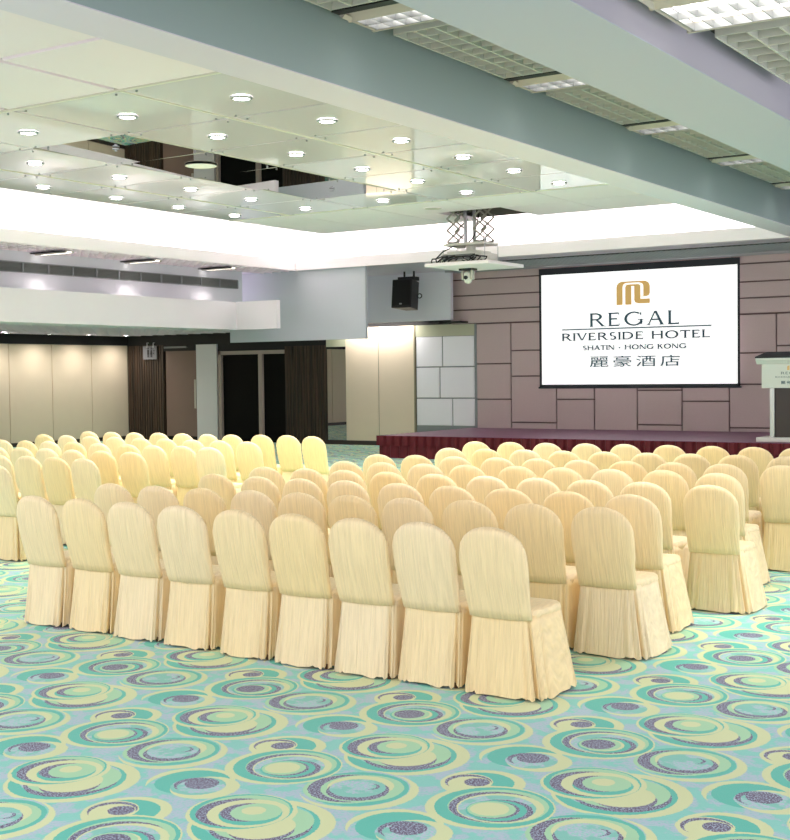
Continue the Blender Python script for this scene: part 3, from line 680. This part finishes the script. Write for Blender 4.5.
text_mesh('\u9e97\u8c6a\u9152\u5e97', -0.20, 0.18, 1.04, 1.10, -0.274, t, 'chinese_lettering', M_INK, 0.01, 1.3)

# black loudspeaker under the soffit
t = thing('loudspeaker', 'black loudspeaker hung from the soffit in front of the grey upper wall', 'speaker', (-16.08, 25.3, ZS - 0.025))
R = (math.radians(-6), 0, 0)
b = MB(); zz0, zz1 = -0.88, -0.22
b.loft([[(-0.29, -0.25, z), (0.25, -0.25, z), (0.14, 0.24, z), (-0.19, 0.24, z)] for z in (zz0, zz1)]); cab = b.build('cabinet', M_SPEAKER, t, bevel=0.015, rot=R)
b = MB(); b.box(-0.265, 0.225, -0.275, -0.25, zz0 + 0.05, zz1 - 0.04); gr = b.build('front_grille', mat('speaker_grille', (18, 18, 19), 0.8, bump=0.5, bscale=400), t, rot=R)
b = MB(); b.box(-0.05, 0.02, -0.282, -0.275, zz0 + 0.07, zz0 + 0.10); b.build('badge', M_STEEL, gr)
b = MB(); b.box(-0.24, 0.2, -0.12, 0.12, -0.22, -0.13); b.cyl((-0.13, 0, -0.14), (-0.13, 0, 0.0), 0.025); b.cyl((0.13, 0, -0.14), (0.13, 0, 0.0), 0.025); b.build('bracket', M_SPEAKER, t)
b = MB()
b.tube([(0.28 + 0.06 * math.cos(a), 0, -0.58 + 0.05 * math.sin(a)) for a in [math.pi * 2 * i / 12 for i in range(13)]], 0.012); b.build('cable_loop', M_SPEAKER, t)

# restroom sign on the left slatted pillar
t = thing('restroom_sign', 'square grey restroom sign with two figures on the dark slatted pillar', 'sign', (-25.69, 26.72, 2.28))
b = MB(); b.box(-0.26, 0.26, -0.02, 0.0, 0, 0.38); b.build('plate', mat('sign_grey', (112, 112, 118), 0.5), t)
b = MB()
for cx, fem in ((-0.06, False), (0.06, True)):
    b.face([(cx + 0.026 * math.cos(i * math.pi / 6), -0.024, 0.31 + 0.026 * math.sin(i * math.pi / 6)) for i in range(12)])
    if fem: b.face([(cx - 0.05, -0.024, 0.14), (cx + 0.05, -0.024, 0.14), (cx + 0.022, -0.024, 0.275), (cx - 0.022, -0.024, 0.275)])
    else: b.face([(cx - 0.038, -0.024, 0.14), (cx + 0.038, -0.024, 0.14), (cx + 0.038, -0.024, 0.275), (cx - 0.038, -0.024, 0.275)])
    for dx in (-0.018, 0.018): b.face([(cx + dx - 0.014, -0.024, 0.06), (cx + dx + 0.014, -0.024, 0.06), (cx + dx + 0.014, -0.024, 0.15), (cx + dx - 0.014, -0.024, 0.15)])
b.build('figure_symbols', M_BLACK, t)
b = MB(); b.face([(0.13, -0.024, 0.17), (0.17, -0.024, 0.13), (0.17, -0.024, 0.21)]); b.face([(0.14, -0.024, 0.27), (0.2, -0.024, 0.24), (0.15, -0.024, 0.22)]); b.build('arrow', M_BLACK, t)
for sx in (-0.11, 0.13):
    b = MB(); b.tube([(sx, -0.012, 0.38), (sx, -0.012, 0.47), (sx, 0.05, 0.47)], 0.014); b.box(sx - 0.03, sx + 0.03, -0.026, 0.006, 0.33, 0.385); b.build('hanger', M_STEEL, t)

# ================================================================== PROJECTOR LIFT
M_SCISSOR = mat('grey_lift_steel', (148, 146, 138), 0.5)
PX, PY = -11.38, 19.95
t = thing('projector_lift', 'white scissor lift lowered through the ceiling opening carrying the projector tile', 'projector lift', (PX, PY, ZT))
for dx in (-0.10, 0.08):
    b = MB(); b.cyl((dx, 0, 0.3), (dx, 0, -0.52), 0.035, 12); b.build('post', M_STEEL, t)
for sx in (-1, 1):
    xa, xb = sx * 0.14, sx * 0.40
    n = 3; hgt = 0.62 / n
    for yv in (-0.14, 0.14):
        b = MB()
        for k in range(n + 1):
            z0 = 0.14 - k * hgt; z1 = z0 - hgt
            if z1 < -0.54: z1 = -0.52
            b.cyl((xa, yv, z0), (xb, yv, z1), 0.017, 6); b.cyl((xb, yv, z0), (xa, yv, z1), 0.017, 6)
        b.build('scissor_arms', M_SCISSOR, t)
b = MB(); b.box(-0.42, 0.42, -0.25, 0.25, -0.56, -0.515); b.build('carrier_plate', M_PROJ, t, bevel=0.006)
b = MB(); b.cyl((0, 0, -0.56), (0, 0, -0.64), 0.09, 14); b.build('mount', M_PROJ, t)
b = MB(); b.box(-0.42, 0.84, -0.88, 0.42, -0.965, -0.905); tile = b.build('ceiling_tile', M_CREAMCEIL, t, bevel=0.008)
b = MB()
for x_, y_ in ((-0.42, -0.24), (0.42, -0.24), (-0.42, 0.24), (0.42, 0.24)): b.cyl((x_, y_, -0.9), (x_, y_, -0.36), 0.007, 6)
b.build('tie_rod', M_STEEL, t)
pj = thing('projector', 'white projector with tangled black cables hanging above its ceiling tile', 'projector', (PX - 0.02, PY, ZT - 0.90))
b = MB(); b.box(-0.42, 0.42, -0.32, 0.3, 0.05, 0.20); b.build('body', M_PROJ, pj, bevel=0.03)
b = MB(); b.box(-0.32, 0.30, -0.25, 0.25, 0.20, 0.242); b.build('top_cover', M_PROJ, pj, bevel=0.01)
b = MB(); b.cyl((0.2, 0.3, 0.12), (0.2, 0.4, 0.12), 0.07, 16); b.build('lens', M_SPEAKER, pj)
b = MB()
for k in range(7): b.box(-0.36 + k * 0.09, -0.31 + k * 0.09, -0.325, -0.318, 0.09, 0.17)
b.box(-0.37, 0.29, -0.322, -0.317, 0.085, 0.175)
b.build('vent_slots', M_GRILLEDARK, pj)
b = MB()
for x_ in (-0.3, 0.3): b.box(x_ - 0.03, x_ + 0.03, -0.2, 0.2, 0.0, 0.05)
b.build('foot_rail', M_STEEL, pj)
b = MB(); rr = random.Random(3)
for k in range(9):
    x0 = -0.5 + 0.11 * k; pts = []
    for i in range(10):
        s = i / 9
        pts.append((x0 + 0.16 * math.sin(s * 5 + k) + 0.1 * s, -0.36 - 0.06 * math.sin(s * 3.0 + k * 2), 0.03 + 0.13 * abs(math.sin(s * 3.1 + k * 0.7)) * rr.uniform(.7, 1)))
    b.tube(pts, 0.011, 5)
b.tube([(-0.5, -0.3, 0.02), (-0.52, -0.3, 0.12), (-0.4, -0.25, 0.25), (-0.2, -0.2, 0.34), (0.0, -0.1, 0.36), (0.12, -0.05, 0.5), (0.2, 0, 0.9)], 0.012, 6)
b.build('cables', M_CABLE, pj)
cm = thing('dome_camera', 'small white pan-tilt camera hanging under the projector tile', 'camera', (PX + 0.0, PY - 0.1, ZT - 0.965))
b = MB(); b.box(-0.13, 0.13, -0.1, 0.1, -0.035, 0.0); b.build('mount_plate', M_SPEAKER, cm)
b = MB(); b.box(-0.11, -0.075, -0.05, 0.05, -0.2, -0.03); b.build('yoke_arm', M_BEIGEMETAL, cm, bevel=0.01)
b = MB(); b.box(0.075, 0.11, -0.05, 0.05, -0.2, -0.03); b.build('yoke_arm', M_BEIGEMETAL, cm, bevel=0.01)
b = MB()
b.loft([[(r * math.cos(a), r * math.sin(a), z) for a in [2 * math.pi * i / 16 for i in range(16)]] for r, z in ((0.02, -0.265), (0.055, -0.25), (0.075, -0.2), (0.075, -0.09), (0.05, -0.05))]); b.build('head', M_PROJ, cm, smooth=True)
b = MB(); b.cyl((0.0, -0.06, -0.16), (0.0, -0.095, -0.165), 0.035, 14); b.build('lens', M_SPEAKER, cm)

# ================================================================== CHAIRS
def sup(a, e): return math.copysign(abs(a) ** e, a)
def chair_meshes(seed, right_flare=0.0):
    rg = random.Random(seed)
    # ---- back cover: loft of flattened loops, leaning backwards as it rises
    H0, H1 = 0.43, 0.945; loops = []; n = 28
    zs_ = [0, .1, .2, .3, .4, .5, .6, .7, .76, .81, .85, .885, .915, .94, .96, .976, .988, .996, 1.0]
    for s in zs_:
        z = H0 + (H1 - H0) * s
        wd = 0.193 + 0.017 * min(1, s / 0.55)
        if s > 0.66:
            k = (s - 0.66) / 0.34; wd *= max(0.06, (1 - k ** 2.2) ** (1 / 2.1)) if k < 1 else 0.08
        th = 0.036 if s < 0.9 else 0.036 * max(0.25, math.sqrt(max(0, 1 - ((s - 0.9) / 0.1) ** 2)))
        yc = -0.175 - 0.105 * s - 0.015 * math.sin(math.pi * s)
        L = []
        for i in range(n):
            a = 2 * math.pi * i / n
            x = wd * sup(math.cos(a), 0.55); y = th * sup(math.sin(a), 0.75)
            y += -0.02 * (1 - (x / 0.21) ** 2) * (0.6 + 0.4 * s)      # slight curve of the back
            L.append((x + 0.002 * rg.uniform(-1, 1), yc + y + 0.0015 * rg.uniform(-1, 1), z))
        loops.append(L)
    bk = MB(); bk.loft(loops)
    # ---- seat cover: padded slab with a soft edge
    loops = []; n = 36
    def rr(hx, y0, y1, z, e=0.35):
        yc, hy = (y0 + y1) / 2, (y1 - y0) / 2
        return [(hx * sup(math.cos(2 * math.pi * i / n), e), yc + hy * sup(math.sin(2 * math.pi * i / n), e), z) for i in range(n)]
    loops = [rr(.196, -.19, .215, .40), rr(.203, -.19, .225, .45), rr(.199, -.19, .222, .47), rr(.19, -.18, .205, .483), rr(.13, -.15, .15, .490), rr(.04, -.05, .05, .492)]
    se = MB(); se.loft(loops)
    # ---- skirt: pleated, flaring towards the floor, with corner folds
    n = 112; K = 9; loops = []
    ph = [rg.uniform(0, 6.28) for _ in range(6)]
    for j in range(K + 1):
        s = j / K; z = 0.452 - (0.452 - 0.014) * s; L = []
        for i in range(n):
            a = 2 * math.pi * i / n; ca, sa = math.cos(a), math.sin(a)
            ux, uy = sup(ca, 0.34), sup(sa, 0.34)
            hx = 0.199 + 0.014 * s; yb = -0.205 - 0.055 * s ** 1.2; yf = 0.22 + 0.02 * s
            if ca > 0: hx += right_flare * s ** 1.1
            x = hx * ux; y = (yb + yf) / 2 + (yf - yb) / 2 * uy
            # ripples
            rip = 0.005 * math.sin(19 * a + ph[0] + 0.6 * s) + 0.0045 * math.sin(31 * a + ph[1] + 1.5 * s) + 0.004 * math.sin(43 * a + ph[2] - s)
            rip *= (0.25 + 0.95 * s)
            # inverted corner folds
            for c in (0.25, 0.75, 1.25, 1.75):
                d = a / math.pi - c
                d = (d + 1) % 2 - 1
                rip += (-0.052 * math.exp(-(d / 0.022) ** 2) + 0.011 * math.exp(-((abs(d) - 0.055) / 0.028) ** 2)) * (0.15 + 0.85 * s)
            ln = math.hypot(x, y) or 1
            zz = z + (0.006 * math.sin(13 * a + ph[3]) + 0.004 * math.sin(29 * a + ph[4]) if j == K else 0)
            zz = max(zz, 0.006)
            L.append((x + x / ln * rip, y + y / ln * rip, zz))
        loops.append(L)
    sk = MB(); sk.loft(loops, cap0=True, cap1=False)
    ft = MB(); ft.cyl((0, 0, 0), (0, 0, 0.03), 0.013, 10)
    return (bk.mesh('back_cover', M_CHAIR, True), se.mesh('seat_cover', M_CHAIR, True), sk.mesh('skirt', M_CHAIR, True), ft.mesh('foot', M_RUBBER))

def fix(me):
    import bmesh
    b = bmesh.new(); b.from_mesh(me); bmesh.ops.recalc_face_normals(b, faces=b.faces); b.to_mesh(me); b.free()
VARS = [chair_meshes(s) for s in (1, 2, 3, 4)]
ENDS = [chair_meshes(s, 0.075) for s in (11, 12)]
for V in VARS + ENDS:
    for me in V: fix(me)

def make_chair(x, y, rz, V, label, group, feet):
    t = thing('banquet_chair', label, 'chair', (x, y, 0), rz, group)
    for n, me in zip(('back_cover', 'seat_cover', 'skirt'), V[:3]):
        o = bpy.data.objects.new(n, me); C.objects.link(o); o.parent = t
    if feet:
        for fx in (-0.17, 0.17):
            for fy in (-0.2, 0.18):
                o = bpy.data.objects.new('foot', V[3]); C.objects.link(o); o.parent = t; o.location = (fx, fy, 0)
    return t

RIGHT = [
    [(-7.18, 6.26), (-6.71, 6.26), (-6.23, 6.23), (-5.74, 6.2), (-5.23, 6.17), (-4.76, 6.15), (-4.29, 6.13), (-3.84, 6.14), (-3.38, 6.11)],
    [(-7.43, 7.26), (-6.96, 7.26), (-6.48, 7.26), (-6.03, 7.28), (-5.58, 7.28), (-5.13, 7.28), (-4.68, 7.29), (-4.23, 7.34), (-3.75, 7.32), (-3.28, 7.33)],
    [(-7.32, 8.36), (-6.78, 8.3), (-6.33, 8.29), (-5.88, 8.29), (-5.37, 8.26), (-4.88, 8.23), (-4.41, 8.22), (-3.92, 8.21), (-3.44, 8.17)],
    [(-7.46, 9.21), (-6.98, 9.22), (-6.53, 9.19), (-6.07, 9.18), (-5.59, 9.17), (-5.1, 9.16), (-4.64, 9.16), (-4.19, 9.15), (-3.74, 9.15), (-3.21, 9.11)],
    [(-7.22, 10.16), (-6.77, 10.15), (-6.32, 10.17), (-5.87, 10.18), (-5.39, 10.24), (-4.94, 10.24), (-4.49, 10.25), (-4.04, 10.32), (-3.52, 10.2)],
    [(-7.51, 11.16), (-7.06, 11.21), (-6.58, 11.17), (-6.11, 11.19), (-5.66, 11.21), (-5.21, 11.21), (-4.75, 11.22), (-4.29, 11.23), (-3.82, 11.23), (-3.31, 11.25)],
    [(-7.4, 12.44), (-6.92, 12.44), (-6.47, 12.47), (-5.97, 12.43), (-5.52, 12.45), (-5.04, 12.45), (-4.59, 12.48), (-4.11, 12.46), (-3.61, 12.42)],
    [(-7.79, 13.73), (-7.31, 13.75), (-6.83, 13.75), (-6.35, 13.8), (-5.87, 13.83), (-5.35, 13.84), (-4.83, 13.82), (-4.36, 13.8), (-3.9, 13.8)],
]
LEFT = [
    [(-10.12, 8.36)],
    [(-11.39, 9.45), (-10.94, 9.45), (-10.49, 9.43), (-10.01, 9.4)],
    [(-12.82, 10.6), (-12.37, 10.6), (-11.9, 10.58), (-11.36, 10.5), (-10.86, 10.47), (-10.37, 10.44)],
    [(-14.19, 11.82), (-13.66, 11.79), (-13.21, 11.79), (-12.75, 11.79), (-12.14, 11.66), (-11.6, 11.62), (-11.11, 11.57), (-10.66, 11.6), (-10.18, 11.52)],
    [(-14.93, 13.22), (-14.32, 13.12), (-13.72, 13.01), (-13.21, 12.99), (-12.64, 12.92), (-12.15, 12.9), (-11.59, 12.8), (-11.08, 12.78), (-10.53, 12.68)],
    [(-15.02, 14.21), (-14.47, 14.17), (-13.97, 14.15), (-13.52, 14.2), (-12.99, 14.14), (-12.47, 14.12), (-12.01, 14.1), (-11.56, 14.22), (-11.11, 14.24), (-10.56, 14.11)],
]
ORD = ['first', 'second', 'third', 'fourth', 'fifth', 'sixth', 'seventh', 'eighth', 'ninth', 'tenth']
RR = ['nearest', 'second', 'third', 'fourth', 'fifth', 'sixth', 'seventh', 'farthest']
LR = ['nearest', 'second', 'third', 'fourth', 'fifth', 'farthest']
cr = random.Random(21)
for blk, rows, names in (('right', RIGHT, RR), ('left', LEFT, LR)):
    for ri, row in enumerate(rows):
        for ci, (x, y) in enumerate(row):
            k = len(row) - 1 - ci
            if len(row) == 1: lab = 'cream covered chair cut by the left photo edge, nearest of the left block'
            else: lab = 'cream covered chair, %s from the right in the %s row of the %s block' % (ORD[k], names[ri], blk)
            end = (k == 0)
            V = ENDS[ri % 2] if end else VARS[(ci * 3 + ri * 5 + cr.randrange(2)) % 4]
            rz = math.radians(cr.uniform(-1.5, 1.5) + (cr.uniform(-3, 3) if end else 0))
            make_chair(x, y + 0.29, rz, V, lab, '%s row of cream chairs in the %s block' % (names[ri], blk), feet=(blk == 'right' and ri < 2))
